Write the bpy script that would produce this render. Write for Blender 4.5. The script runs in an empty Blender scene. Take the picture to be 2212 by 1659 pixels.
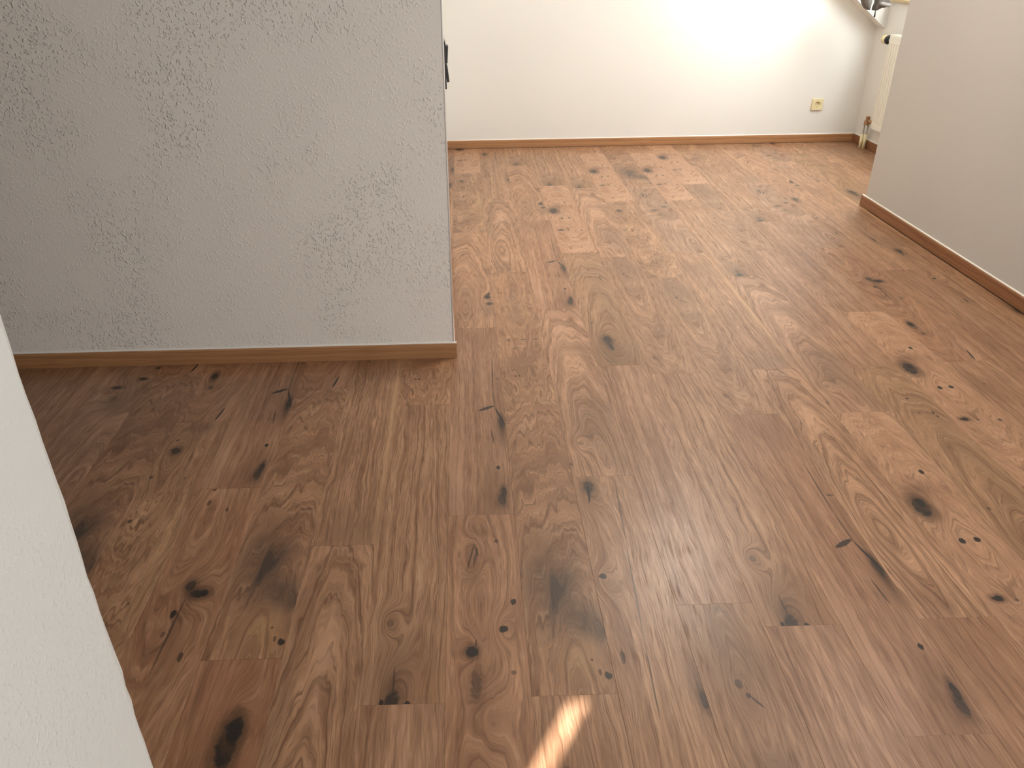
import bpy, bmesh, math, random
from mathutils import Vector, Matrix

random.seed(7)
scene = bpy.context.scene
COL = scene.collection

# ---------------------------------------------------------------- camera
EYE = 1.4139                      # eye height; floor planks are 184 mm x 1219 mm
PITCH, ROLL, YAW = 0.5039829, -0.0175811, -0.0167322
def cam_matrix():
    c, s = math.cos, math.sin
    fwd = Vector((0, c(PITCH), -s(PITCH))); right = Vector((1, 0, 0)); up = right.cross(fwd)
    r2 = right * c(ROLL) + up * s(ROLL); u2 = up * c(ROLL) - right * s(ROLL)
    m = Matrix((r2, u2, -fwd)).transposed()
    return Matrix.Rotation(YAW, 3, 'Z') @ m
cam_data = bpy.data.cameras.new('camera'); cam = bpy.data.objects.new('camera', cam_data)
COL.objects.link(cam)
cam.matrix_world = Matrix.Translation((0, 0, EYE)) @ cam_matrix().to_4x4()
cam_data.sensor_width = 36.0; cam_data.lens = 36.0 * 1710.276 / 2212.0
cam_data.shift_x = 67.015 / 2212.0; cam_data.shift_y = -19.968 / 2212.0
cam_data.clip_start = 0.02
scene.camera = cam

# ---------------------------------------------------------------- world, sun, daylight, exposure
world = bpy.data.worlds.new('world'); scene.world = world; world.use_nodes = True
bg = world.node_tree.nodes['Background']
bg.inputs[0].default_value = (0.80, 0.88, 1.0, 1); bg.inputs[1].default_value = 1.0
vs = scene.view_settings
vs.view_transform = 'Standard'; vs.look = 'None'; vs.gamma = 1.0; vs.use_curve_mapping = False
vs.exposure = 0.09
scene.cycles.max_bounces = 5; scene.cycles.diffuse_bounces = 4; scene.cycles.glossy_bounces = 2; scene.cycles.transmission_bounces = 2
scene.cycles.caustics_reflective = False; scene.cycles.caustics_refractive = False

def area(name, loc, direction, sx, sy, power, color):
    d = bpy.data.lights.new(name, 'AREA'); d.shape = 'RECTANGLE'; d.size = sx; d.size_y = sy
    d.energy = power; d.color = color
    o = bpy.data.objects.new(name, d); COL.objects.link(o); o.location = loc
    o.rotation_euler = Vector(direction).to_track_quat('-Z', 'Y').to_euler()
    return o
SLOPE_N = Vector((-0.62, 0, -0.785))
# sun through the narrow gap in the rear wall
sun_d = bpy.data.lights.new('sun', 'SUN'); sun_d.energy = 24.0; sun_d.angle = math.radians(0.5); sun_d.color = (1.0, 0.98, 0.95)
sun = bpy.data.objects.new('sun', sun_d); COL.objects.link(sun)
SUN_DIR = Vector((0.60, 1.0, -0.75)).normalized()
sun.rotation_euler = SUN_DIR.to_track_quat('-Z', 'Y').to_euler()
# daylight of the windows: roof window near the camera, dormer window above the radiator; plus an added rear fill
area('roof_window_light_near', (1.6, 2.0, 1.84), SLOPE_N, 1.3, 0.9, 8, (0.95, 0.98, 1.0))
area('rear_fill_light', (1.65, -1.56, 1.15), (0, 1, 0.16), 1.4, 1.2, 82, (0.93, 0.97, 1.0))  # fill added behind the camera to even out the walls; wall_rear has no window
area('dormer_window_light', (3.03, 5.12, 1.53), (-1, 0.0, -0.2), 0.85, 0.92, 58, (0.90, 0.96, 1.0))
# warm lamp washing the back wall from under the slope
sp = bpy.data.lights.new('wall_lamp_light', 'SPOT'); sp.energy = 16; sp.color = (1.0, 0.88, 0.66); sp.shadow_soft_size = 0.05
sp.spot_size = math.radians(150); sp.spot_blend = 1.0
spo = bpy.data.objects.new('wall_lamp_light', sp); COL.objects.link(spo); spo.location = (2.10, 5.70, 1.38)
spo.rotation_euler = Vector((-0.1, 1.0, -0.30)).to_track_quat('-Z', 'Y').to_euler()
# warm point fill added to brighten the far floor, no fixture known there
cl = bpy.data.lights.new('far_fill_light', 'POINT'); cl.energy = 40; cl.color = (1.0, 0.95, 0.87); cl.shadow_soft_size = 0.12
clo = bpy.data.objects.new('far_fill_light', cl); COL.objects.link(clo); clo.location = (1.2, 3.6, 2.0)

# ---------------------------------------------------------------- node helper
class NT:
    def __init__(s, name):
        s.mat = bpy.data.materials.new(name); s.mat.use_nodes = True
        s.t = s.mat.node_tree; s.t.nodes.clear()
    def n(s, typ, **kw):
        nd = s.t.nodes.new(typ)
        for k, v in kw.items(): setattr(nd, k, v)
        return nd
    def put(s, sock, v):
        if isinstance(v, bpy.types.NodeSocket): s.t.links.new(v, sock)
        elif v is not None:
            try: sock.default_value = v
            except Exception: sock.default_value = (*v, 1.0)
    def m(s, op, a, b=None, c=None, clamp=False):
        nd = s.n('ShaderNodeMath', operation=op, use_clamp=clamp)
        for i, v in enumerate((a, b, c)):
            if v is not None: s.put(nd.inputs[i], v)
        return nd.outputs[0]
    def v(s, op, a, b=None, c=None):
        nd = s.n('ShaderNodeVectorMath', operation=op)
        for i, x in enumerate((a, b, c)):
            if x is not None: s.put(nd.inputs[i], x)
        return nd.outputs['Value'] if op in ('DOT_PRODUCT', 'LENGTH') else nd.outputs[0]
    def noise(s, vec=None, scale=1.0, detail=2.0, rough=0.5, dims='3D', w=None):
        nd = s.n('ShaderNodeTexNoise', noise_dimensions=dims)
        if vec is not None: s.put(nd.inputs['Vector'], vec)
        if w is not None: s.put(nd.inputs['W'], w)
        s.put(nd.inputs['Scale'], scale); s.put(nd.inputs['Detail'], detail); s.put(nd.inputs['Roughness'], rough)
        return nd.outputs[0]
    def mr(s, x, a, b, c=0.0, d=1.0, smooth=False):
        nd = s.n('ShaderNodeMapRange', interpolation_type='SMOOTHSTEP' if smooth else 'LINEAR')
        for i, q in enumerate((x, a, b, c, d)): s.put(nd.inputs[i], q)
        return nd.outputs[0]
    def mix(s, f, a, b, blend='MIX'):
        nd = s.n('ShaderNodeMix', data_type='RGBA', blend_type=blend)
        s.put(nd.inputs[0], f); s.put(nd.inputs[6], a); s.put(nd.inputs[7], b)
        return nd.outputs[2]
    def xyz(s, x, y, z=0.0):
        nd = s.n('ShaderNodeCombineXYZ')
        for i, q in enumerate((x, y, z)): s.put(nd.inputs[i], q)
        return nd.outputs[0]
    def sep(s, vec):
        nd = s.n('ShaderNodeSeparateXYZ'); s.put(nd.inputs[0], vec); return nd.outputs
    def obj(s): return s.n('ShaderNodeTexCoord').outputs['Object']
    def bump(s, h, strength, dist):
        nd = s.n('ShaderNodeBump'); s.put(nd.inputs['Strength'], strength); s.put(nd.inputs['Distance'], dist)
        s.put(nd.inputs['Height'], h); return nd.outputs[0]
    def out(s, color, rough=0.5, normal=None, spec=0.5, metal=0.0):
        b = s.n('ShaderNodeBsdfPrincipled'); o = s.n('ShaderNodeOutputMaterial')
        s.put(b.inputs['Base Color'], color); s.put(b.inputs['Roughness'], rough)
        s.put(b.inputs['Specular IOR Level'], spec); s.put(b.inputs['Metallic'], metal)
        if normal is not None: s.put(b.inputs['Normal'], normal)
        s.t.links.new(b.outputs[0], o.inputs[0]); return s.mat

def lin(r, g, b):
    f = lambda c: (c / 255 / 12.92) if c / 255 <= 0.04045 else ((c / 255 + 0.055) / 1.055) ** 2.4
    return (f(r), f(g), f(b), 1.0)

# ---------------------------------------------------------------- plain materials
def paint(name, col, bscale=180.0, bstr=0.25, patch=True, tone=0.03):
    t = NT(name); p = t.obj()
    big = t.noise(p, 1.6, 0, 0.5)
    c = t.mix(big, tuple(x * (1 - tone) for x in col[:3]) + (1,), tuple(min(1, x * (1 + tone)) for x in col[:3]) + (1,))
    if bstr < 0.1: return t.out(c, 0.85, None, 0.25)
    nz = t.noise(p, bscale, 1.0, 0.5)
    g = t.mr(nz, 0.52, 0.78, 0, 1, True)
    if patch:
        pt = t.noise(p, 3.2, 2, 0.6)
        g = t.m('MULTIPLY', g, t.mr(pt, 0.36, 0.66, 0.25, 1.0, True))
    return t.out(c, 0.85, t.bump(g, bstr, 0.004), 0.25)

def solid(name, col, rough=0.5, spec=0.5, metal=0.0, var=0.04, scale=40.0):
    t = NT(name); p = t.obj()
    n = t.noise(p, scale, 3, 0.6)
    c = t.mix(n, tuple(x * (1 - var) for x in col[:3]) + (1,), tuple(min(1, x * (1 + var)) for x in col[:3]) + (1,))
    return t.out(c, rough, t.bump(n, 0.05, 0.001), spec, metal)

M = {}
M['plaster_rough'] = paint('rough_rolled_paint', lin(233, 228, 220), 125.0, 0.85, True)
M['plaster_side'] = paint('pale_rolled_paint', lin(206, 207, 204), 150.0, 0.28, True)
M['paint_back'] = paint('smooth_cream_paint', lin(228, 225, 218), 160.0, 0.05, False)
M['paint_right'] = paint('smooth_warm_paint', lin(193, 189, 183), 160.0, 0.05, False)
M['ceiling'] = paint('ceiling_paint', lin(232, 228, 220), 160.0, 0.05, False)
M['caulk'] = solid('white_caulk', lin(236, 233, 226), 0.5, 0.4)
M['side'] = solid('bounce_cut_brown', lin(96, 78, 62), 0.6, 0.3)  # dark brown picked for the unseen side wall to weaken its bounce light
M['screed'] = solid('grey_screed', lin(120, 116, 110), 0.9, 0.2)
M['radiator'] = solid('cream_enamel', lin(232, 228, 214), 0.3, 0.5, 0, 0.015)
M['cream_plastic'] = solid('cream_plastic', lin(228, 214, 172), 0.35, 0.5, 0, 0.02)
M['hole_shade'] = solid('painted_hole_shade', lin(40, 32, 20), 0.7, 0.2)  # flat dark colour paints the shade inside the socket's pin holes
M['black_plastic'] = solid('black_plastic', lin(28, 26, 24), 0.4, 0.4)
M['copper'] = solid('brass_fitting', lin(176, 142, 104), 0.35, 0.5, 0.7)
M['steel'] = solid('grey_pipe', lin(176, 172, 162), 0.4, 0.5, 0.4)
M['pine'] = solid('pine_frame', lin(188, 166, 126), 0.5, 0.4, 0, 0.08)
M['grey_cloth'] = solid('grey_cloth', lin(132, 125, 117), 0.9, 0.15, 0, 0.1, 160)
M['dark_cloth'] = solid('dark_cloth', lin(104, 97, 90), 0.9, 0.15, 0, 0.1, 160)
tg = NT('window_glass'); gl = tg.n('ShaderNodeBsdfGlass'); gl.inputs['IOR'].default_value = 1.02
go = tg.n('ShaderNodeOutputMaterial'); tg.t.links.new(gl.outputs[0], go.inputs[0]); M['glass'] = tg.mat

# ---------------------------------------------------------------- printed oak designs
W = 0.18415
def oak(name, d):
    """One printed oak decor. Local coordinates in plank widths: v across 0..1, u along 0..6.62 from the near end."""
    t = NT('oak_' + name); seed = d.get('seed', 1.0)
    p = t.v('SCALE', t.obj()); p.node.inputs['Scale'].default_value = 1.0 / W     # (v, u, z)
    p = t.v('MULTIPLY', p, (1, 1, 0))
    ps = t.v('ADD', p, (seed * 3.7, seed * 9.1, seed))
    v, u, _ = t.sep(p)
    # wobble of the knots' outlines
    wob = t.m('SUBTRACT', t.noise(ps, 11.0, 3, 0.65), 0.5)
    # grain field
    vc, u0, e = d.get('cath', (-2.0, 3.3, 0.06))
    h = t.v('LENGTH', t.v('MULTIPLY', t.v('SUBTRACT', p, (vc, u0, 0)), (1.0, e * 0.62, 0)))
    w1 = t.m('SUBTRACT', t.noise(t.v('MULTIPLY', ps, (1.6, 0.26, 1)), 1.0, 2, 0.5), 0.5)
    h = t.m('MULTIPLY_ADD', w1, d.get('warp', 0.55) * 0.8, h)
    w2 = t.m('SUBTRACT', t.noise(t.v('MULTIPLY', ps, (6.0, 1.1, 1)), 1.0, 2, 0.6), 0.5)
    h = t.m('MULTIPLY_ADD', w2, d.get('wiggle', 0.09), h)
    def gauss(uu, vv, su, sv):
        q = t.v('MULTIPLY', t.v('SUBTRACT', p, (vv, uu, 0)), (1.0 / sv, 1.0 / su, 0))
        return t.v('DOT_PRODUCT', q, q)
    def soft(uu, vv, su, sv): return t.m('POWER', 0.3679, gauss(uu, vv, su, sv))
    for (uu, vv, su, sv, A) in d.get('bumps', []):
        h = t.m('MULTIPLY_ADD', soft(uu, vv, su, sv), A, h)
    F = d.get('F', 9.0)
    ring = t.noise(None, 1.0, 3, 0.62, '1D', w=t.m('MULTIPLY_ADD', h, F, seed * 11.3))
    ring = t.mr(ring, 0.36, 0.64)
    line = t.noise(None, 1.0, 2, 0.6, '1D', w=t.m('MULTIPLY_ADD', h, F * 3.1, seed * 5.3))
    line = t.mr(line, 0.54, 0.74, 0, 1, True)
    pore = t.noise(t.xyz(t.m('MULTIPLY', h, 34.0), t.m('MULTIPLY', u, 2.2), seed), 1.0, 2, 0.6)
    porem = t.mr(pore, 0.50, 0.72, 0, 1, True)
    lite = t.mr(pore, 0.30, 0.44, 1, 0, True)
    fine = t.mr(t.noise(t.xyz(t.m('MULTIPLY', h, 95.0), t.m('MULTIPLY', u, 3.5), seed + 4.0), 1.0, 1, 0.5), 0.3, 0.7)
    blot = t.noise(t.v('MULTIPLY', ps, (1.7, 0.55, 1)), 1.3, 2, 0.5)
    light, dark = d.get('light', lin(206, 164, 132)), d.get('dark', lin(166, 124, 95))
    amp = d.get('amp', 1.0)
    k = t.m('MULTIPLY_ADD', ring, 0.55 * amp, t.m('MULTIPLY', t.mr(blot, 0.3, 0.7), 0.45))
    k = t.mr(k, 0.10 * amp, 0.45 + 0.45 * amp)
    c = t.mix(k, dark, light)
    c = t.mix(t.m('MULTIPLY', line, 0.52 * amp), c, d.get('deep', lin(112, 76, 54)))
    c = t.mix(t.m('MULTIPLY', porem, d.get('pore', 0.5)), c, lin(122, 86, 62))
    c = t.mix(t.m('MULTIPLY', lite, 0.28), c, lin(232, 194, 160))
    fg = t.mr(fine, 0, 1, 0.84, 1.14); c = t.mix(1.0, c, t.xyz(fg, fg, fg), 'MULTIPLY')
    # broad stains with a colour of their own
    for s_ in d.get('stains', []):
        uu, vv, su, sv, amt, colr = s_
        g = soft(uu, vv, su, sv)
        g = t.m('MULTIPLY', g, t.m('MULTIPLY_ADD', ring, 0.75, 0.42), clamp=True)
        c = t.mix(t.m('MULTIPLY', g, amt), c, colr)
    # knots
    rim = lin(92, 66, 46); core = d.get('core', lin(38, 34, 33))
    for kn in d.get('knots', []):
        uu, vv, ru, rv = kn[:4]; st = kn[4] if len(kn) > 4 else 1.0
        r = t.m('MULTIPLY_ADD', wob, 2.2, gauss(uu, vv, ru, rv))
        if ru * rv > 0.004:
            c = t.mix(t.m('MULTIPLY', t.mr(r, 4.5, 0.9, 0, 0.6, True), st), c, rim)
        c = t.mix(t.m('MULTIPLY', t.mr(r, 1.25, 0.55, 0, 0.95, True), st), c, core)
    for (u1, v1, u2, v2, wd) in d.get('cracks', []):
        cu, cv = (u1 + u2) / 2, (v1 + v2) / 2; L_ = math.hypot(u2 - u1, v2 - v1) / 2
        tv, tu = (v2 - v1) / 2 / L_, (u2 - u1) / 2 / L_
        q = t.v('SUBTRACT', p, (cv, cu, 0))
        a = t.v('DOT_PRODUCT', q, (tv / L_, tu / L_, 0)); b = t.v('DOT_PRODUCT', q, (tu / wd, -tv / wd, 0))
        b = t.m('MULTIPLY_ADD', wob, 0.7, b)
        r = t.m('MULTIPLY_ADD', a, a, t.m('MULTIPLY', b, b))
        c = t.mix(t.mr(r, 1.3, 0.5, 0, 0.92 if wd > .02 else 0.62, True), c, core)
    oi = t.n('ShaderNodeObjectInfo').outputs['Random']
    g = t.mr(oi, 0, 1, 0.97, 1.03)
    c = t.mix(1.0, c, t.xyz(g, g, g), 'MULTIPLY')
    gain = tuple(a_ * b_ for a_, b_ in zip((0.72, 0.685, 0.63), d.get('gain', (1, 1, 1)))); c = t.mix(1.0, c, (*gain, 1.0), 'MULTIPLY')
    hgt = t.noise(t.v('MULTIPLY', ps, (60.0, 3.0, 0)), 1.0, 1, 0.5, '2D')
    rough = t.m('MULTIPLY_ADD', porem, 0.12, 0.34)
    return t.out(c, rough, t.bump(hgt, 0.18, 0.0006), 0.48)

BRN, DBR, BLU, GRN = lin(126, 88, 62), lin(92, 64, 45), lin(78, 65, 57), lin(158, 126, 94)
PNK, GRY = lin(226, 184, 156), lin(130, 104, 84)
DES = {
 'slash': dict(seed=1.3, cath=(-1.2, 3, .05), F=7, amp=.75, wiggle=.04, warp=.35, light=lin(200, 156, 126), dark=lin(164, 120, 92),
    stains=[(.8, .1, 1.9, .16, .45, PNK), (2.4, .94, .55, .14, .75, DBR), (.5, .72, .7, .28, .65, BRN), (6.2, .6, .8, .6, .45, BRN), (1.6, .7, 1.2, .14, .3, BRN), (3.9, .9, 1.2, .10, .35, BRN)],
    knots=[(1.22, .81, .06, .035), (.56, .87, .14, .042), (.36, .83, .15, .065, .75), (2.62, .93, .2, .045, .8)],
    cracks=[(3.02, .52, 3.20, .83, .045), (5.0, .85, 3.8, .815, .013), (3.8, .815, 3.1, .83, .014), (3.16, .83, 2.45, 1.0, .022), (4.23, .87, 4.22, .99, .02), (2.4, .73, 1.9, .78, .016)]),
 'tail_knot': dict(seed=2.1, cath=(-1.0, 3, .05), F=8, amp=.8, warp=.4, bumps=[(6.3, .22, .5, .16, .35), (4.25, .12, .35, .14, .25)],
    stains=[(6.2, .22, .5, .19, .75, BRN), (3.3, .2, .7, .08, .6, BRN), (2.5, .95, .45, .11, .8, DBR), (5.2, .2, 1.0, .1, .3, BRN)],
    knots=[(6.36, .22, .15, .085, .8), (4.34, .13, .055, .055), (2.95, .15, .12, .03, .7), (2.3, .97, .14, .05, .7)],
    cracks=[(6.42, .225, 5.93, .18, .025), (6.55, .67, 4.9, .57, .012), (5.0, .57, 3.2, .46, .012), (3.3, .47, 2.0, .40, .011)]),
 'arch': dict(seed=3.4, cath=(.58, .7, .24), F=9, amp=1.1, warp=.45, light=lin(212, 168, 138), dark=lin(162, 122, 95), bumps=[(.98, .25, .3, .14, -.35)],
    stains=[(1.9, .72, .6, .42, .55, GRY), (1.2, .55, .4, .3, .35, GRY), (.5, .85, .6, .18, .4, GRY), (5.5, .45, 1.2, .2, .4, PNK)],
    knots=[(.97, .25, .07, .04, .35), (.35, .02, .05, .04, .5)]),
 'blue_flame': dict(seed=4.2, cath=(.62, -.6, .30), F=8, amp=1.2, warp=.6, wiggle=.2, light=lin(196, 152, 120), dark=lin(146, 106, 80),
    stains=[(1.7, .42, .75, .36, 1.0, BLU), (1.15, .78, .32, .2, .85, BLU), (.9, .95, .2, .12, .8, lin(66, 58, 54)), (2.5, .3, .6, .2, .4, BRN), (.45, .68, .35, .28, .5, lin(198, 160, 118))],
    knots=[(.26, .93, .06, .045), (.31, .84, .05, .02, .7), (.5, .77, .02, .02, .7)]),
 'many_knots': dict(seed=5.6, cath=(.45, 4.2, .16), F=8, amp=.8, warp=.4, bumps=[(5.7, .37, .4, .14, .3), (4.35, .72, .3, .12, .25), (4.0, .32, .3, .14, .25), (3.0, .5, .5, .25, .3)], light=lin(206, 160, 128), dark=lin(168, 124, 96),
    stains=[(5.6, .36, .4, .12, .55, BRN), (3.4, .4, .4, .2, .5, BRN), (4.2, .6, .5, .35, .25, BRN), (2.2, .3, .6, .3, .35, BRN)],
    knots=[(6.02, .70, .04, .035, .7), (4.81, .88, .06, .04), (4.35, .72, .055, .06), (4.0, .32, .09, .075), (3.67, .81, .035, .035, .6), (3.5, .36, .2, .07, .45)],
    cracks=[(5.98, .38, 5.42, .27, .018), (5.9, .43, 5.5, .36, .018), (4.2, .375, 4.05, .36, .014), (5.97, .38, 5.7, .44, .014)]),
 'end_knot': dict(seed=6.3, cath=(-.9, 1, .05), F=9, amp=1.05, warp=.5, wiggle=.1, bumps=[(1.24, .28, .25, .14, .4), (.1, .4, .6, .2, .45)],
    stains=[(.55, .42, .55, .34, .55, lin(112, 88, 72)), (.3, .8, .5, .22, .5, lin(150, 104, 66)), (1.25, .28, .2, .1, .5, BRN), (6.4, .3, .4, .14, .5, BRN), (.25, .4, .3, .2, .5, BRN)],
    knots=[(-.05, .39, .27, .10, .88), (.0, .265, .07, .025), (.0, .56, .05, .04), (1.24, .28, .07, .05, .4)],
    cracks=[(.55, .385, .1, .39, .012)]),
 'round_knot': dict(seed=7.7, cath=(.55, 1.4, .28), F=9, amp=1.0, warp=.4, wiggle=.1, light=lin(198, 157, 124), dark=lin(156, 118, 90), bumps=[(1.25, .45, .5, .3, -.4)],
    stains=[(.5, .4, .6, .55, .7, lin(122, 92, 66)), (1.1, .38, .35, .2, .6, DBR), (5.5, .5, .9, .5, .3, GRN), (3.4, .7, 1.6, .3, .35, GRN), (1.5, .85, 1.4, .2, .3, GRN)],
    knots=[(1.18, .39, .16, .085), (.95, .40, .2, .05, .55), (5.29, .56, .03, .03), (4.77, .78, .05, .025), (4.66, .8, .04, .022), (4.78, .53, .035, .02, .7), (2.04, .18, .05, .03, .7)],
    cracks=[(.95, .40, .68, .44, .03)], core=lin(44, 42, 42)),
 'long_u': dict(seed=8.9, cath=(.5, 5.35, .17), F=9.5, amp=1.0, warp=.28, light=lin(202, 160, 128), dark=lin(158, 118, 90), bumps=[(5.3, .47, .3, .14, -.15)],
    stains=[(5.75, .5, .9, .4, .55, GRY), (4.3, .5, .25, .22, .6, GRY), (5.25, .47, .3, .1, .4, BRN), (2.5, .7, .5, .1, .3, BRN)],
    knots=[(5.36, .43, .07, .05, .6), (5.2, .49, .05, .03, .7), (3.8, .545, .04, .025, .6), (1.6, .5, .03, .02, .5)],
    cracks=[(5.2, .5, 5.02, .62, .018)]),
 'eye_knot': dict(seed=9.2, cath=(.5, 3.0, .30), F=8, amp=.8, warp=.5, wiggle=.22, light=lin(214, 170, 139), dark=lin(187, 143, 113), bumps=[(3.9, .2, .4, .2, .3), (3.1, .5, .3, .2, -.2)],
    stains=[(4.25, .4, .28, .42, .45, lin(142, 96, 66)), (3.9, .2, .34, .2, .5, lin(110, 78, 56)), (4.35, .3, .16, .2, .5, lin(112, 84, 70)), (3.75, .36, .2, .1, .5, lin(120, 88, 66)), (1.9, .3, .3, .4, .2, BRN)],
    knots=[(3.88, .19, .22, .12), (3.98, .23, .12, .07), (4.77, .65, .065, .04), (3.10, .38, .065, .045), (3.12, .60, .06, .055), (1.98, .215, .055, .075), (1.94, .45, .03, .04, .6), (1.92, .83, .045, .035, .8)],
    core=lin(36, 36, 38)),
 'twin_knot': dict(seed=10.4, cath=(.32, 1.2, .22), F=9, amp=.95, warp=.4, light=lin(206, 162, 130), dark=lin(166, 124, 96), bumps=[(1.55, .88, .4, .2, .3)],
    stains=[(.95, .85, .35, .22, .55, GRY), (2.0, .35, .8, .2, .3, GRY), (.7, .3, .6, .3, .25, GRY)],
    knots=[(1.76, .86, .12, .06), (1.95, .9, .05, .03), (1.34, .90, .08, .065, .85), (1.55, .95, .05, .03, .7)]),
 'oval_knot': dict(seed=11.6, cath=(.3, 5.3, .22), F=10, amp=1.15, warp=.5, wiggle=.26, light=lin(206, 164, 130), dark=lin(158, 118, 90), bumps=[(5.7, .28, .45, .18, -.3)],
    stains=[(6.45, .56, .16, .14, .8, BRN), (5.7, .3, .5, .25, .3, BRN), (.1, .12, .25, .12, .7, DBR), (2.2, .86, 1.3, .1, .35, lin(220, 182, 140)), (5.0, .3, .5, .2, .35, BRN)],
    knots=[(5.7, .27, .10, .085, .85), (6.04, .2, .035, .03, .7), (3.82, .16, .05, .03, .8), (2.1, .76, .04, .02, .7), (4.95, .1, .05, .03, .7), (4.9, .66, .03, .02, .6)]),
 'triangle': dict(seed=12.5, cath=(.85, .4, .22), F=10, amp=.8, warp=.35, light=lin(200, 160, 132), dark=lin(160, 122, 98), bumps=[(3.5, .5, .5, .3, .35)],
    stains=[(5.3, .6, 1.2, .4, .4, GRY), (3.35, .55, .35, .25, .6, lin(116, 90, 70)), (5.55, .42, .3, .12, .4, GRY)],
    knots=[(6.02, .8, .04, .05, .7), (4.73, .97, .055, .08, .8), (4.27, .80, .055, .075), (3.93, .40, .055, .10), (3.5, .5, .1, .05, .4)],
    cracks=[(5.85, .38, 5.35, .36, .025), (5.85, .38, 5.55, .53, .025), (5.55, .53, 5.3, .40, .025)]),
 'mottled': dict(seed=13.1, cath=(.5, 5.6, .20), F=9, amp=.9, warp=.45, wiggle=.30, light=lin(202, 158, 124), dark=lin(160, 118, 90),
    stains=[(4.2, .5, .9, .35, .35, GRY), (1.2, .4, .6, .4, .3, BRN)], pore=.45,
    knots=[(2.62, .24, .035, .06, .75), (2.63, .56, .03, .06, .75), (2.64, .84, .03, .06, .75), (2.22, .36, .03, .04, .7), (1.0, .30, .03, .03, .8), (1.0, .37, .03, .025, .8), (3.0, .12, .03, .02, .6)]),
 'flame': dict(seed=14.8, cath=(.5, .9, .17), F=10.5, amp=1.25, warp=.35, wiggle=.12, light=lin(212, 168, 136), dark=lin(160, 120, 92), bumps=[(1.7, .32, .8, .2, -.35)],
    stains=[(5.2, .16, 1.0, .12, .55, BRN), (3.6, .12, .8, .1, .45, GRY), (1.8, .3, .7, .14, .35, BRN), (4.4, .5, .9, .1, .4, PNK), (.3, .4, .3, .3, .45, BRN)]),
 'pale': dict(seed=15.2, cath=(-.6, 2, .06), F=8, amp=1.0, warp=.6, light=lin(197, 155, 126), dark=lin(160, 119, 92),
    stains=[(5.6, .62, 1.3, .16, .32, PNK), (6.3, .70, .35, .06, .6, BRN), (4.2, .15, 1.0, .1, .35, BRN), (2.0, .8, 1.3, .14, .35, PNK), (3.0, .45, .8, .08, .35, BRN), (6.35, .33, .3, .05, .4, BRN)]),
 'split': dict(seed=16.7, cath=(.32, 5.9, .20), F=9, amp=.75, warp=.4, light=lin(200, 154, 122), dark=lin(158, 114, 86), bumps=[(4.3, .6, .4, .25, .35), (1.75, .22, .35, .14, .25)],
    stains=[(.6, .75, 1.0, .2, .35, PNK), (1.5, .22, .6, .1, .45, BRN), (4.35, .6, .3, .2, .55, DBR), (3.4, .55, .9, .07, .5, DBR), (3.2, .68, .5, .1, .35, BRN), (5.4, .85, .9, .12, .3, lin(188, 130, 104))],
    knots=[(1.76, .23, .14, .065), (1.28, .27, .08, .04, .7), (4.28, .66, .085, .13), (4.43, .5, .1, .07, .8), (3.91, .42, .075, .042), (3.2, .73, .09, .03, .8), (3.57, .4, .06, .03, .6), (6.26, .25, .08, .035, .7), (6.07, .57, .045, .03, .7), (6.58, .25, .03, .03, .7)],
    cracks=[(.03, .68, .52, .755, .022), (4.25, .5, 2.9, .44, .018)]),
 'big_oval': dict(seed=17.9, cath=(-.8, 5, .05), F=8, amp=.9, warp=.5, light=lin(196, 150, 118), dark=lin(156, 110, 84), bumps=[(5.4, .6, .8, .22, .45)],
    stains=[(5.4, .58, .6, .3, .55, lin(112, 70, 44)), (6.2, .3, .8, .3, .35, lin(172, 112, 88)), (4.6, .3, .8, .14, .45, BRN), (6.1, .12, .6, .05, .5, DBR)],
    knots=[(5.42, .61, .30, .115), (5.62, .66, .18, .09)]),
 'striped': dict(seed=18.4, cath=(-.7, .2, .07), F=10, amp=1.05, warp=.45, wiggle=.12, light=lin(204, 160, 128), dark=lin(158, 118, 90),
    stains=[(.3, .55, .45, .4, .5, GRY), (3.0, .93, 2.4, .07, .5, lin(222, 184, 144)), (5.6, .25, .5, .25, .35, BRN)], knots=[(5.7, .3, .05, .03, .5)]),
 'plain': dict(seed=19.3, cath=(-2.2, 3, .05), F=7, amp=.7, warp=.5, light=lin(196, 152, 120), dark=lin(162, 120, 92),
    stains=[(6.0, .4, .9, .5, .3, BRN), (2.0, .3, 1.6, .12, .3, BRN), (4.0, .8, 1.2, .12, .25, PNK)]),
}
OAK = {k: oak(k, d) for k, d in DES.items()}

def trim_wood(name, light, dark, axis):
    """skirting board: grain runs along the board (axis 0 = x, 1 = y)"""
    t = NT(name); p = t.obj()
    sc = (1.6, 22, 22) if axis == 0 else (22, 1.6, 22)
    a = t.noise(t.v('MULTIPLY', p, sc), 1.0, 3, 0.6)
    w = t.m('MULTIPLY_ADD', a, 1.4, t.m('MULTIPLY', t.sep(p)[2], 26.0))
    r = t.mr(t.noise(None, 3.2, 3, 0.6, '1D', w=w), 0.35, 0.65)
    c = t.mix(r, dark, light)
    sc2 = (6, 260, 260) if axis == 0 else (260, 6, 260)
    pr = t.mr(t.noise(t.v('MULTIPLY', p, sc2), 1.0, 2, 0.6), 0.5, 0.72, 0, 0.35, True)
    c = t.mix(pr, c, lin(110, 72, 46))
    return t.out(c, 0.42, t.bump(r, 0.05, 0.0005), 0.4)
M['skirt_x'] = trim_wood('skirting_wood_x', lin(180, 134, 93), lin(154, 110, 73), 0)
M['skirt_y'] = trim_wood('skirting_wood_y', lin(152, 106, 72), lin(126, 84, 55), 1)

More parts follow.
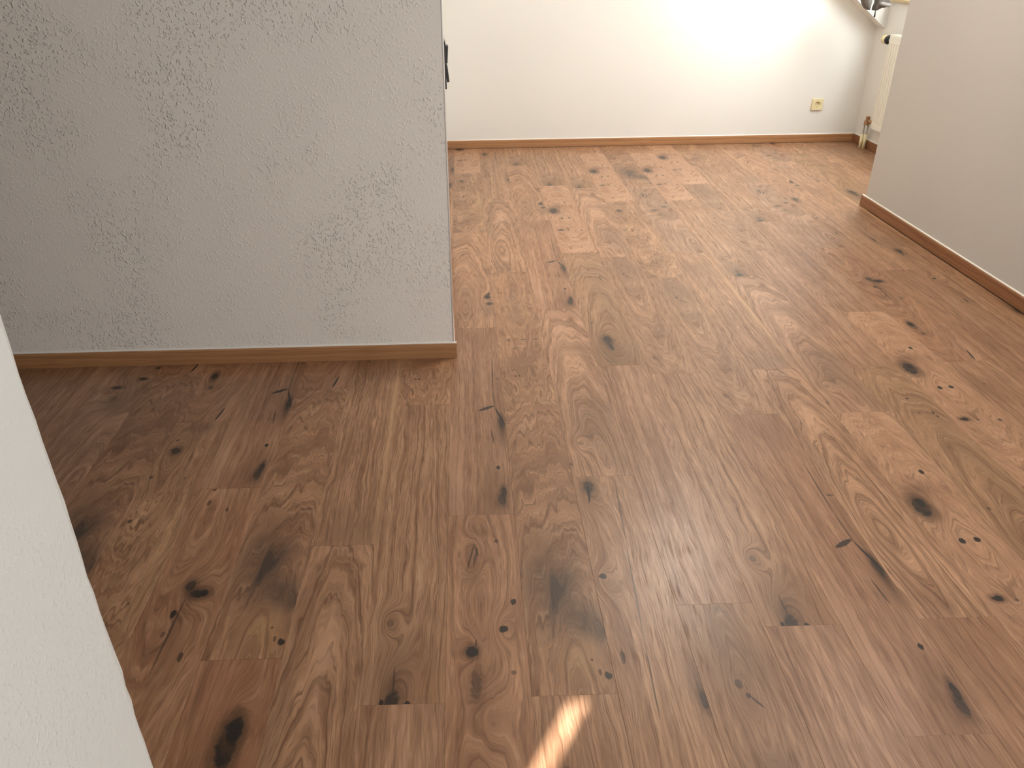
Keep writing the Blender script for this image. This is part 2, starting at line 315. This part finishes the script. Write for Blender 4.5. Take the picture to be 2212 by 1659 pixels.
# ---------------------------------------------------------------- mesh helpers
def obj(name, bm, mat, parent=None, smooth=False, loc=None):
    me = bpy.data.meshes.new(name); bm.normal_update(); bm.to_mesh(me); bm.free()
    if smooth:
        for f in me.polygons: f.use_smooth = True
    if mat is not None: me.materials.append(mat)
    o = bpy.data.objects.new(name, me); COL.objects.link(o)
    if loc is not None: o.location = loc
    if parent is not None: o.parent = parent
    return o
def box(bm, x0, x1, y0, y1, z0, z1, bev=0.0, seg=2):
    r = bmesh.ops.create_cube(bm, size=1.0)
    for v in r['verts']:
        v.co = Vector((x0 + (v.co.x + .5) * (x1 - x0), y0 + (v.co.y + .5) * (y1 - y0), z0 + (v.co.z + .5) * (z1 - z0)))
    if bev:
        es = list({e for v in r['verts'] for e in v.link_edges})
        bmesh.ops.bevel(bm, geom=es, offset=bev, segments=seg, affect='EDGES', profile=0.5)
    return bm
def prism(bm, pts, z0, z1):
    a = [bm.verts.new((x, y, z0)) for x, y in pts]; b = [bm.verts.new((x, y, z1)) for x, y in pts]
    n = len(pts)
    for i in range(n): bm.faces.new((a[i], a[(i + 1) % n], b[(i + 1) % n], b[i]))
    bm.faces.new(b); bm.faces.new(a[::-1]); bmesh.ops.recalc_face_normals(bm, faces=bm.faces); return bm
def cyl(bm, p0, p1, r0, r1=None, seg=24, caps=True):
    p0, p1 = Vector(p0), Vector(p1); r1 = r0 if r1 is None else r1
    d = (p1 - p0); q = d.normalized().to_track_quat('Z', 'Y').to_matrix()
    A, B = [], []
    for i in range(seg):
        a = 2 * math.pi * i / seg; e = q @ Vector((math.cos(a), math.sin(a), 0))
        A.append(bm.verts.new(p0 + e * r0)); B.append(bm.verts.new(p1 + e * r1))
    for i in range(seg): bm.faces.new((A[i], A[(i + 1) % seg], B[(i + 1) % seg], B[i]))
    if caps: bm.faces.new(A[::-1]); bm.faces.new(B)
    return bm
def lathe(bm, origin, axis, prof, seg=32):
    """prof: (distance along axis, radius)"""
    o = Vector(origin); ax = Vector(axis).normalized(); q = ax.to_track_quat('Z', 'Y').to_matrix(); rings = []
    for d, r in prof:
        rings.append([bm.verts.new(o + ax * d + q @ Vector((r * math.cos(2 * math.pi * i / seg), r * math.sin(2 * math.pi * i / seg), 0))) for i in range(seg)])
    for A, B in zip(rings, rings[1:]):
        for i in range(seg): bm.faces.new((A[i], A[(i + 1) % seg], B[(i + 1) % seg], B[i]))
    bm.faces.new(rings[0][::-1]); bm.faces.new(rings[-1]); return bm
def tube(bm, pts, r, seg=10):
    P = [Vector(p) for p in pts]; rings = []
    for i, p in enumerate(P):
        d = (P[min(i + 1, len(P) - 1)] - P[max(i - 1, 0)]).normalized(); q = d.to_track_quat('Z', 'Y').to_matrix()
        rr = r[i] if isinstance(r, (list, tuple)) else r
        rings.append([bm.verts.new(p + q @ Vector((rr * math.cos(2 * math.pi * k / seg), rr * math.sin(2 * math.pi * k / seg), 0))) for k in range(seg)])
    for A, B in zip(rings, rings[1:]):
        for k in range(seg): bm.faces.new((A[k], A[(k + 1) % seg], B[(k + 1) % seg], B[k]))
    bm.faces.new(rings[0][::-1]); bm.faces.new(rings[-1]); return bm
def struct(o, label, cat):
    o['kind'] = 'structure'; o['label'] = label; o['category'] = cat; return o
def thing(name, loc, label, cat):
    o = bpy.data.objects.new(name, None); COL.objects.link(o); o.location = loc; o.empty_display_size = 0.05
    o['label'] = label; o['category'] = cat; return o
def part(name, bm, mat, parent, smooth=False):
    """geometry given in world space, stored relative to the parent"""
    wl = Vector(parent.location)
    if parent.parent: wl = wl + Vector(parent.parent.location)
    for v in bm.verts: v.co -= wl
    return obj(name, bm, mat, parent, smooth)

# ---------------------------------------------------------------- room shell
ZC = 2.45
def slope_z(x): return 0.815 + (2.99 - x) * 0.79
XS = 2.99 - (ZC - 0.815) / 0.79                    # where the slope meets the flat ceiling
def yback(x): return 6.175 - 0.0130 * x            # painted face of the back wall
T_SK = 0.012                                       # skirting thickness
H_SK = 0.060

floor = struct(obj('floor', box(bmesh.new(), -2.75, 3.25, -1.75, 6.5, -0.12, -0.006), M['screed']), 'oak-look plank floor with dark knots running towards the back wall', 'floor')

# floor planks: per column the start of each plank (in plank widths from the camera foot) and its printed decor
X0 = -0.0487028 * EYE
ROWS = {
 -13: [(-6.0, 'plain'), (.6, 'striped'), (7.2, 'pale'), (13.8, 'flame'), (20.4, None)],
 -12: [(-3.0, 'pale'), (3.6, 'plain'), (10.2, 'striped'), (16.8, None)],
 -11: [(-7.0, 'striped'), (-.4, 'flame'), (6.2, 'plain'), (12.8, 'arch'), (19.4, None)],
 -10: [(-4.6, 'plain'), (2.0, 'twin_knot'), (8.6, 'striped'), (15.2, None)],
 -9: [(-5.2, 'pale'), (1.4, 'mottled'), (8.0, 'plain'), (14.6, 'striped'), (21.2, None)],
 -8: [(-7.8, 'plain'), (-1.2, 'striped'), (5.4, 'tail_knot'), (12.0, 'pale'), (18.6, None)],
 -7: [(-3.4, 'flame'), (3.2, 'arch'), (9.84, 'triangle'), (16.46, None)],
 -6: [(-5.6, 'mottled'), (1.03, 'twin_knot'), (7.65, 'blue_flame'), (14.27, 'split'), (20.9, None)],
 -5: [(-7.5, 'plain'), (-.86, 'long_u'), (5.77, 'oval_knot'), (12.39, 'split'), (19.0, None)],
 -4: [(-9.5, 'pale'), (-2.9, 'mottled'), (3.74, 'split'), (10.36, 'slash'), (16.98, None)],
 -3: [(-6.4, 'striped'), (.25, 'big_oval'), (6.87, 'blue_flame'), (13.5, 'split'), (20.1, None)],
 -2: [(-4.3, 'plain'), (2.29, 'flame'), (8.91, 'striped'), (15.53, 'pale'), (22.1, None)],
 -1: [(-7.1, 'tail_knot'), (-.47, 'pale'), (6.15, 'end_knot'), (12.80, 'mottled'), (19.42, 'plain'), (20.85, 'striped'), (27.47, 'slash'), (34.0, None)],
 0: [(-3.74, 'pale'), (2.88, 'many_knots'), (9.51, 'slash'), (16.10, 'twin_knot'), (22.72, 'oval_knot'), (29.50, 'eye_knot'), (34.0, None)],
 1: [(-7.0, 'plain'), (-.43, 'striped'), (6.20, 'blue_flame'), (12.83, 'mottled'), (19.42, 'flame'), (26.12, 'tail_knot'), (32.75, 'plain'), (34.0, None)],
 2: [(-2.85, 'arch'), (3.78, 'tail_knot'), (10.41, 'arch'), (17.03, 'slash'), (23.68, 'twin_knot'), (30.5, 'end_knot'), (34.0, None)],
 3: [(-5.7, 'pale'), (.92, 'long_u'), (7.55, 'pale'), (14.17, 'round_knot'), (20.77, 'eye_knot'), (27.58, 'end_knot'), (34.0, None)],
 4: [(-6.1, 'flame'), (.5, 'pale'), (7.14, 'end_knot'), (13.76, 'long_u'), (20.38, 'arch'), (27.17, 'end_knot'), (34.0, None)],
 5: [(-7.7, 'striped'), (-1.1, 'plain'), (5.53, 'slash'), (12.16, 'long_u'), (18.80, 'oval_knot'), (25.5, 'eye_knot'), (32.2, 'split'), (34.0, None)],
 6: [(-6.0, 'mottled'), (.57, 'plain'), (7.19, 'flame'), (13.85, 'striped'), (20.55, 'triangle'), (27.32, 'blue_flame'), (34.0, None)],
 7: [(-7.7, 'flame'), (-1.1, 'striped'), (5.52, 'eye_knot'), (12.14, 'arch'), (18.79, 'end_knot'), (25.47, 'eye_knot'), (32.1, 'plain'), (34.0, None)],
 8: [(-5.9, 'pale'), (.7, 'plain'), (7.28, 'round_knot'), (13.9, 'pale'), (20.63, 'long_u'), (27.35, 'eye_knot'), (34.0, None)],
 9: [(-3.4, 'striped'), (3.24, 'flame'), (9.84, 'eye_knot'), (16.46, 'pale'), (23.11, 'end_knot'), (29.9, 'oval_knot'), (34.0, None)],
 10: [(-5.9, 'plain'), (.7, 'arch'), (7.35, 'striped'), (13.97, 'split'), (20.7, 'triangle'), (27.4, 'striped'), (34.0, None)],
 11: [(-7.5, 'pale'), (-.9, 'mottled'), (5.73, 'flame'), (12.35, 'plain'), (18.97, 'tail_knot'), (25.58, 'twin_knot'), (32.2, 'pale'), (34.0, None)],
 12: [(-5.9, 'striped'), (.75, 'plain'), (7.37, 'striped'), (13.99, 'tail_knot'), (20.61, 'striped'), (27.3, 'triangle'), (34.0, None)],
 13: [(24.0, 'plain'), (24.8, 'round_knot'), (31.45, 'split'), (34.0, None)],
 14: [(22.5, 'pale'), (29.1, 'flame'), (34.0, None)],
 15: [(24.0, 'striped'), (26.1, 'plain'), (32.7, 'arch'), (34.0, None)],
 16: [(24.0, 'plain'), (30.6, 'long_u'), (34.0, None)],
}
PL, GAP = 6.62, 0.00012
def plank_mesh(y0, y1):
    bm = bmesh.new(); g = GAP; ch = 0.0003; zt, zb = 0.0, -0.006
    ring = lambda i, z: [bm.verts.new((x, y, z)) for x, y in ((g + i, y0 + g + i), (W - g - i, y0 + g + i), (W - g - i, y1 - g - i), (g + i, y1 - g - i))]
    a, b, c = ring(0, zb), ring(0, zt - ch), ring(ch, zt)
    for A, B in ((a, b), (b, c)):
        for i in range(4): bm.faces.new((A[i], A[(i + 1) % 4], B[(i + 1) % 4], B[i]))
    bm.faces.new(c)
    me = bpy.data.meshes.new('floor_plank'); bm.normal_update(); bm.to_mesh(me); bm.free(); me.materials.append(None); return me
meshes = {}
for c, rows in ROWS.items():
    for (s, des), (e, _) in zip(rows, rows[1:]):
        if des is None or e * W < -1.7: continue
        y1 = (e - s) * W; y0 = 0.0
        if s * W < -1.7: y0 = -1.7 - s * W
        key = (round(y0, 4), round(y1, 4))
        if key not in meshes: meshes[key] = plank_mesh(y0, y1)
        o = bpy.data.objects.new('floor_plank', meshes[key]); COL.objects.link(o); o.parent = floor
        o.location = (X0 + c * W, s * W, 0.0)
        o.material_slots[0].link = 'OBJECT'; o.material_slots[0].material = OAK[des]

# left wall block: front face towards the camera, short return running to the back wall
YL = 2.7045 + T_SK; XLC = -0.046 - T_SK; XLB = -0.150
def quad_wall(pts_bottom, z1, bm=None):
    return prism(bm or bmesh.new(), pts_bottom, 0.0, z1)
struct(obj('wall_left', quad_wall([(-2.75, YL), (XLC, YL), (XLB, 6.35), (-2.75, 6.35)], ZC), M['plaster_rough']), 'greyish white wall with coarse rolled paint at the left', 'wall')
# back wall
struct(obj('wall_back', prism(bmesh.new(), [(XLB - .02, yback(XLB)), (3.02, yback(3.02)), (3.02, 6.45), (XLB - .02, 6.45)], 0.0, ZC), M['paint_back']), 'smooth cream wall at the far end of the room', 'wall')
# low wall behind the radiator, going up into the dormer to the window sill
YD1, YD0, ZS = 6.004, 4.52, 0.988
struct(obj('wall_knee', box(bmesh.new(), 3.0, 3.2, YD0 - .2, YD1 + .16, 0.0, slope_z(3.0) + .01), M['paint_back']), 'low cream wall behind the radiator', 'wall')
bm = bmesh.new(); box(bm, 3.0, 3.2, YD0, YD1, slope_z(3.0) + .01, ZS); box(bm, 3.0, 3.2, 5.90, YD1, ZS, ZC); box(bm, 3.0, 3.2, YD0, 4.66, ZS, ZC); box(bm, 3.0, 3.2, 4.66, 5.90, 2.05, ZC)
struct(obj('wall_dormer', bm, M['paint_back']), 'cream dormer wall above the radiator at the top right', 'wall')
for nm, ya, yb2, lab in (('wall_cheek', YD1, YD1 + .012, 'narrow cream dormer side wall beside the sloping ceiling'), ('wall_cheek_near', YD0 - .012, YD0, 'near dormer side wall hidden behind the right wall')):
    bm = bmesh.new(); pr = [(XS, ZC), (3.02, slope_z(3.02)), (3.02, ZC)]
    a = [bm.verts.new((x, ya, z)) for x, z in pr]; b = [bm.verts.new((x, yb2, z)) for x, z in pr]
    bm.faces.new(a); bm.faces.new(b[::-1])
    for i in range(3): bm.faces.new((a[i], b[i], b[(i + 1) % 3], a[(i + 1) % 3]))
    bmesh.ops.recalc_face_normals(bm, faces=bm.faces); struct(obj(nm, bm, M['paint_back']), lab, 'wall')
# right-hand wall stub
YRE = 4.492; XRF = 2.329 + T_SK
bm = bmesh.new()
prof = [(2.15, 0.0), (YRE, 0.0), (YRE, slope_z(XRF)), (2.15, slope_z(XRF))]
a = [bm.verts.new((XRF, y, z)) for y, z in prof]
b = [bm.verts.new((XRF + .14, y, min(z, slope_z(XRF + .14)) if z else 0.0)) for y, z in prof]
bm.faces.new(a); bm.faces.new(b[::-1])
for i in range(4): bm.faces.new((a[i], b[i], b[(i + 1) % 4], a[(i + 1) % 4]))
bmesh.ops.recalc_face_normals(bm, faces=bm.faces)
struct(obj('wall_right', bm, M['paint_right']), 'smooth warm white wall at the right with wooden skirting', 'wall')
# low wall closing the eaves nearer the camera (outside the picture)
struct(obj('wall_eaves', box(bmesh.new(), 2.9, 3.1, -1.75, 2.15, 0.0, slope_z(2.9)), M['paint_right']), 'low white eaves wall beside the camera', 'wall')
# wall stub close to the camera on the left, with a slightly uneven plastered corner
bm = bmesh.new(); XN, YN = -0.4531, 0.7191; N = 90
cols = []
for i in range(N + 1):
    z = ZC * i / N; j = 0.0012 * math.sin(z * 23) + random.uniform(-.0011, .0011)
    cols.append([bm.verts.new((XN, 0.10, z)), bm.verts.new((XN + .0004, YN - .012, z)), bm.verts.new((XN - .0025 + j * .4, YN - .003 + j, z)),
                 bm.verts.new((XN - .012, YN, z)), bm.verts.new((XN - .15, YN, z)), bm.verts.new((XN - .15, 0.10, z))])
for A, B in zip(cols, cols[1:]):
    for i in range(6): bm.faces.new((A[i], A[(i + 1) % 6], B[(i + 1) % 6], B[i]))
bm.faces.new(cols[0][::-1]); bm.faces.new(cols[-1]); bmesh.ops.recalc_face_normals(bm, faces=bm.faces)
struct(obj('wall_near', bm, M['plaster_side']), 'bright white wall edge close to the camera at the lower left', 'wall')
# enclosure behind the camera; a narrow vertical gap lets one streak of sun in
SX = 0.165 - 0.60 * (1.05 + 1.6)
bm = bmesh.new(); box(bm, -2.75, SX - .024, -1.61, -1.6, 0, ZC); box(bm, SX + .024, 3.1, -1.61, -1.6, 0, ZC); box(bm, SX - .024, SX + .024, -1.61, -1.6, 0, 1.0)
box(bm, SX - .024, SX + .024, -1.61, -1.6, 2.048, ZC)
struct(obj('wall_rear', bm, M['ceiling']), 'white wall behind the camera with a narrow gap', 'wall')
struct(obj('wall_side', box(bmesh.new(), -2.9, -2.75, -1.75, 6.5, 0, ZC), M['side']), 'unseen side wall left of the camera, coloured dark to cut bounce light', 'wall')
# flat ceiling and sloping ceiling (roof pitch 38 degrees)
struct(obj('ceiling', box(bmesh.new(), -2.9, XS, -1.75, 6.5, ZC, ZC + .1), M['ceiling']), 'flat white ceiling above the picture', 'ceiling')
bm = bmesh.new()
def slope_panel(bm, x0, x1, y0, y1):
    n = Vector((0.62, 0, 0.785)) * 0.12
    lo = [Vector((x0, y0, slope_z(x0))), Vector((x1, y0, slope_z(x1))), Vector((x1, y1, slope_z(x1))), Vector((x0, y1, slope_z(x0)))]
    a = [bm.verts.new(p) for p in lo]; b = [bm.verts.new(p + n) for p in lo]
    bm.faces.new(a[::-1]); bm.faces.new(b)
    for i in range(4): bm.faces.new((a[i], a[(i + 1) % 4], b[(i + 1) % 4], b[i]))
slope_panel(bm, XS, 3.1, -1.75, YD0 - .006); slope_panel(bm, XS, 3.1, YD1 + .006, 6.5); bmesh.ops.recalc_face_normals(bm, faces=bm.faces)
struct(obj('ceiling_slope', bm, M['ceiling']), 'sloping cream ceiling above the radiator at the top right', 'ceiling')
struct(obj('ceiling_dormer', box(bmesh.new(), XS, 3.2, YD0, YD1, ZC, ZC + .1), M['ceiling']), 'flat dormer ceiling above the picture', 'ceiling')

# ---------------------------------------------------------------- skirting boards with a white sealant line on top
def skirting(name, a, b, nrm, mat, label, gap_under=0.0, caps=None):
    """a, b: wall-side floor points; nrm: horizontal normal into the room"""
    a, b, n = Vector((*a, 0)), Vector((*b, 0)), Vector((*nrm, 0)).normalized()
    prof = [(0, gap_under), (T_SK, gap_under), (T_SK, H_SK - .005), (T_SK - .0015, H_SK - .0015), (T_SK - .005, H_SK), (0, H_SK)]
    bm = bmesh.new()
    A = [bm.verts.new(a + n * d + Vector((0, 0, z))) for d, z in prof]; B = [bm.verts.new(b + n * d + Vector((0, 0, z))) for d, z in prof]
    k = len(prof)
    for i in range(k): bm.faces.new((A[i], A[(i + 1) % k], B[(i + 1) % k], B[i]))
    bm.faces.new(A[::-1]); bm.faces.new(B); bmesh.ops.recalc_face_normals(bm, faces=bm.faces)
    o = struct(obj(name, bm, mat), label, 'baseboard')
    bm = bmesh.new(); prof2 = [(0, H_SK), (T_SK - .006, H_SK), (T_SK - .0068, H_SK + .0018), (.0028, H_SK + .0035), (0, H_SK + .0045)]
    A = [bm.verts.new(a + n * d + Vector((0, 0, z))) for d, z in prof2]; B = [bm.verts.new(b + n * d + Vector((0, 0, z))) for d, z in prof2]
    k = len(prof2)
    for i in range(k): bm.faces.new((A[i], A[(i + 1) % k], B[(i + 1) % k], B[i]))
    bm.faces.new(A[::-1]); bm.faces.new(B); bmesh.ops.recalc_face_normals(bm, faces=bm.faces)
    s = obj('sealant_line', bm, M['caulk'], o); s['label'] = 'white sealant line'
    return o
skirting('baseboard_left', (-2.7, YL), (XLC + T_SK, YL), (0, -1), M['skirt_x'], 'dark brown wooden skirting along the grey left wall')
rd = Vector((XLB - XLC, 6.15 - YL)).normalized(); rn = Vector((rd.y, -rd.x))
skirting('baseboard_return', (XLC, YL - .001), (XLC + rd.x * 3.42, YL + rd.y * 3.42), rn, M['skirt_y'], 'thin strip of skirting on the side of the left wall')
skirting('baseboard_back', (XLB + .015, yback(XLB)), (2.99, yback(2.99)), (0, -1), M['skirt_x'], 'light brown wooden skirting along the cream back wall', 0.003)
skirting('baseboard_knee', (3.0, yback(3) - .012), (3.0, 4.4), (-1, 0), M['skirt_y'], 'short brown skirting under the radiator', 0.001)
skirting('baseboard_right', (XRF, 2.15), (XRF, YRE + .034), (-1, 0), M['skirt_y'], 'reddish brown wooden skirting along the right wall', 0.001)

# corner bead (white, slightly proud) on the outer corner of the left wall
bm = bmesh.new(); tube(bm, [(XLC + .0005, YL + .001, H_SK), (XLC + .0005, YL + .001, ZC)], .0032, 10)
struct(obj('trim_1', bm, M['caulk'], None, True), 'white corner edge of the left wall', 'trim')

# ---------------------------------------------------------------- wall socket on the back wall
def yb(x, d): return yback(x) - d
SXc, SZc = 2.669, 0.279
sock = thing('wall_socket', (SXc, yback(SXc), SZc), 'cream square power socket low on the back wall', 'socket')
bm = bmesh.new()
# plate with a round well
hw = 0.040; R = 0.0215; seg = 40; yf = -0.014
out_, inn, well = [], [], []
for i in range(seg):
    a = 2 * math.pi * i / seg; cx, cz = math.cos(a), math.sin(a); k = hw / max(abs(cx), abs(cz))
    out_.append(bm.verts.new((cx * k, yf, cz * k))); inn.append(bm.verts.new((cx * R, yf, cz * R))); well.append(bm.verts.new((cx * R * .96, -0.0012, cz * R * .96)))
base = [bm.verts.new((v.co.x * 1.02, 0.0, v.co.z * 1.02)) for v in out_]
for i in range(seg):
    j = (i + 1) % seg
    bm.faces.new((out_[i], out_[j], inn[j], inn[i])); bm.faces.new((inn[i], inn[j], well[j], well[i])); bm.faces.new((base[i], base[j], out_[j], out_[i]))
bm.faces.new(well); bmesh.ops.recalc_face_normals(bm, faces=bm.faces)
obj('plate', bm, M['cream_plastic'], sock)
for s in (-1, 1):
    bm = bmesh.new(); cyl(bm, (s * .0095, -.0008, .002), (s * .0095, -.0016, .002), .0029, seg=14); obj('pin_hole_disc', bm, M['hole_shade'], sock)
    bm = bmesh.new(); box(bm, -.0025, .0025, -.0085, -.0005, s * .0178 - .0016, s * .0178 + .0016, .0005, 1); obj('earth_clip', bm, M['steel'], sock)

# ---------------------------------------------------------------- black switch pair on the side of the left wall
SWY = 3.39
def xret(y): return XLC + (XLB - XLC) * (y - YL) / (6.15 - YL)
sw = thing('switch_plate', (xret(SWY), SWY, 0.975), 'black two-gang switch frame seen edge-on at the left wall corner', 'switch')
ang = math.atan2(-rd.x, rd.y); sw.rotation_euler = (0, 0, ang)
bm = bmesh.new(); box(bm, 0.0, .014, -.042, .042, -.092, .085, .002, 2); obj('frame', bm, M['black_plastic'], sw)
for zc, tilt in ((.036, 4), (-.036, -6)):
    bm = bmesh.new(); box(bm, -.004, .006, -.029, .029, -.032, .032, .0015, 2)
    bmesh.ops.rotate(bm, verts=bm.verts, cent=(0, 0, 0), matrix=Matrix.Rotation(math.radians(tilt), 3, 'Y'))
    obj('rocker', bm, M['black_plastic'], sw, loc=(.0165, 0, zc))
bm = bmesh.new(); box(bm, .0, .010, -.030, .030, .085, .098, .001, 1); o = obj('top_clip', bm, M['steel'], sw); o['label'] = 'grey clip'

# ---------------------------------------------------------------- radiator
RX, RY1, RY0, RZ0, RZ1 = 2.92, 5.755, 4.95, 0.177, 0.793
rad = thing('radiator', (2.955, (RY0 + RY1) / 2, 0.0), 'cream ribbed panel radiator on the low wall behind the right wall', 'radiator')
bm = bmesh.new()
# fluted front panel, profile along y
pts = []; y = RY1; pitch = 0.0333
ys = []
while y > RY0:
    for f_, d_ in ((0, 0), (.22, 0), (.34, .0085), (.66, .0085), (.78, 0)): ys.append((y - f_ * pitch, d_))
    y -= pitch
ys.append((RY0, 0))
zz = [(RZ0, 0), (RZ0 + .034, 0), (RZ0 + .044, 1), (RZ1 - .058, 1), (RZ1 - .047, 0), (RZ1 - .004, 0), (RZ1, -.4)]
grid = [[bm.verts.new((RX + d_ * k - (0.004 if k < 0 else 0) * -1, yy, z)) for yy, d_ in ys] for z, k in zz]
for A, B in zip(grid, grid[1:]):
    for i in range(len(ys) - 1): bm.faces.new((A[i], A[i + 1], B[i + 1], B[i]))
res = bmesh.ops.extrude_face_region(bm, geom=bm.faces[:])
for v in [g for g in res['geom'] if isinstance(g, bmesh.types.BMVert)]: v.co.x = RX + .014
bmesh.ops.recalc_face_normals(bm, faces=bm.faces)
part('front_panel', bm, M['radiator'], rad)
bm = bmesh.new(); box(bm, RX + .048, RX + .058, RY0, RY1, RZ0, RZ1, .002, 1); part('rear_panel', bm, M['radiator'], rad)
bm = bmesh.new(); box(bm, RX + .002, RX + .06, RY0, RY1, RZ1, RZ1 + .006, .002, 1); part('top_grille', bm, M['radiator'], rad)
bm = bmesh.new(); box(bm, RX + .013, RX + .049, RY1 - .002, RY1 + .001, RZ0 + .01, RZ1, .0005, 1); part('end_cover', bm, M['radiator'], rad)
bm = bmesh.new(); box(bm, RX + .055, 2.998, RY1 - .22, RY1 - .18, RZ0 - .06, RZ1 - .1, .002, 1); part('wall_bracket', bm, M['radiator'], rad)
bm = bmesh.new(); tube(bm, [(2.99, RY1 - .10, .02 + .07), (2.985, RY1 - .10, .10), (2.965, RY1 - .10, .105), (2.955, RY1 - .10, .125), (2.955, RY1 - .10, .185)], .0035, 8); part('hook', bm, M['steel'], rad, True)
# thermostatic head
vx, vz = 2.945, 0.757
valve = obj('valve_body', cyl(bmesh.new(), (0, -.02, 0), (0, .028, 0), .012, seg=20), M['steel'], rad, True, loc=Vector((vx, RY1 + .02, vz)) - Vector(rad.location))
bm = bmesh.new(); lathe(bm, (0, .018, 0), (0, 1, 0), [(0, .020), (.002, .0285), (.026, .0300), (.030, .0285)]); o = obj('valve_collar', bm, M['black_plastic'], valve, True); o['label'] = 'black collar'
bm = bmesh.new(); lathe(bm, (0, .048, 0), (0, 1, 0), [(0, .0285), (.002, .0295), (.044, .0285), (.054, .026), (.058, .020), (.059, .004)]); o = obj('valve_cap', bm, M['cream_plastic'], valve, True); o['label'] = 'cream thermostat cap'
for i in range(20):
    a = 2 * math.pi * i / 20; bm = bmesh.new(); box(bm, -.0012, .0012, .070, .098, .0272, .0297, .0004, 1)
    bmesh.ops.rotate(bm, verts=bm.verts, cent=(0, 0, 0), matrix=Matrix.Rotation(a, 3, 'Y')); obj('grip_rib', bm, M['pine'], valve)
# feed pipes with cream floor sleeves and brass lower valve
for py, pxx in ((5.912, 2.950), (5.886, 2.964)):
    bm = bmesh.new(); tube(bm, [(pxx, py, .006), (pxx, py, .19)], .0075, 14); pp = part('feed_pipe', bm, M['steel'], rad, True)
    bm = bmesh.new(); cyl(bm, (pxx, py, 0.0), (pxx, py, .105), .0118, seg=18)
    wl = Vector(rad.location)
    for v in bm.verts: v.co -= wl
    o = obj('pipe_sleeve', bm, M['cream_plastic'], pp, True); o['label'] = 'cream pipe sleeve'
bm = bmesh.new(); lathe(bm, (2.955, 5.888, .172), (0, 0, 1), [(0, .012), (.004, .02), (.03, .022), (.034, .014), (.058, .016), (.062, .008)], 18); part('return_valve', bm, M['copper'], rad)
bm = bmesh.new(); tube(bm, [(2.955, 5.888, .2), (2.950, 5.84, .205), (2.948, RY1 - .01, .205)], .011, 12); part('valve_elbow', bm, M['copper'], rad, True)

# ---------------------------------------------------------------- dormer window, only the underside of its pale sill shows
win = thing('window_1', (3.0, 5.28, ZS), 'dormer window with a pale wooden sill at the top right', 'window'); win['kind'] = 'structure'
part('sill', box(bmesh.new(), 2.972, 3.2, 4.56, 5.985, ZS, ZS + .02, .004, 2), M['pine'], win)
part('lower_bar', box(bmesh.new(), 3.06, 3.11, 4.66, 5.90, ZS + .02, ZS + .08, .004, 1), M['caulk'], win)
part('upper_bar', box(bmesh.new(), 3.06, 3.11, 4.66, 5.90, 1.99, 2.05, .004, 1), M['caulk'], win)
part('side_bar', box(bmesh.new(), 3.06, 3.11, 4.66, 4.72, ZS + .08, 1.99, .004, 1), M['caulk'], win)
part('side_bar', box(bmesh.new(), 3.06, 3.11, 5.84, 5.90, ZS + .08, 1.99, .004, 1), M['caulk'], win)
part('pane', box(bmesh.new(), 3.08, 3.09, 4.72, 5.84, ZS + .08, 1.99), M['glass'], win)

# ---------------------------------------------------------------- grey jacket hanging at the top right, only its hem and cord show
jx, jy, jz = 2.738, 5.72, 0.987
jk = thing('jacket', (jx, jy, jz), 'grey fabric jacket hem hanging in at the top edge with a dark cord', 'jacket')
def sheet(name, outline, thick, mat, y, label=None):
    """outline in the x-z plane (relative to jx, jz), puffed cloth with rounded rim"""
    bm = bmesh.new(); n = len(outline); f = [bm.verts.new((x, y - thick * .55, z)) for x, z in outline]; b = [bm.verts.new((x, y + thick * .55, z)) for x, z in outline]
    cx = sum(p[0] for p in outline) / n; cz = sum(p[1] for p in outline) / n
    r = [bm.verts.new((cx + (x - cx) * .8, y - thick, cz + (z - cz) * .86)) for x, z in outline]
    for i in range(n):
        j = (i + 1) % n; bm.faces.new((f[i], f[j], b[j], b[i])); bm.faces.new((r[i], r[j], f[j], f[i]))
    bm.faces.new(r[::-1]); bm.faces.new(b); bmesh.ops.recalc_face_normals(bm, faces=bm.faces)
    o = obj(name, bm, mat, jk, True)
    if label: o['label'] = label
    return o
def P2(lst): return [((x - 1885) / 322 + (y - 10) * .0006, (10 - y) / 357) for x, y in lst]
sheet('sleeve', P2([(1862, -40), (1861, 0), (1863, 8), (1867, 16), (1872, 20.5), (1877, 21), (1879, 15), (1882, 3), (1884, -40)]), .03, M['dark_cloth'], 0.0, 'dark grey sleeve end')
sheet('hem', P2([(1893, -40), (1890, 6), (1886, 15), (1884.5, 22), (1888, 22.4), (1896, 18.5), (1901, 16), (1905, 16.5), (1910, 14.5), (1916, 13.5), (1918, -40)]), .04, M['dark_cloth'], -.01)
sheet('hem_band', P2([(1892, 4), (1891, 10), (1905, 14), (1915, 14), (1917, 8), (1900, 3)]), .03, M['grey_cloth'], -.04, 'lighter grey hem band')
bm = bmesh.new(); tube(bm, [(x, -.02, z) for x, z in P2([(1888.5, 21), (1887.5, 28), (1886, 36.5)])], [.0018, .004, .006], 8)
o = obj('cord_end', bm, M['black_plastic'], jk, True); o['label'] = 'black cord end'
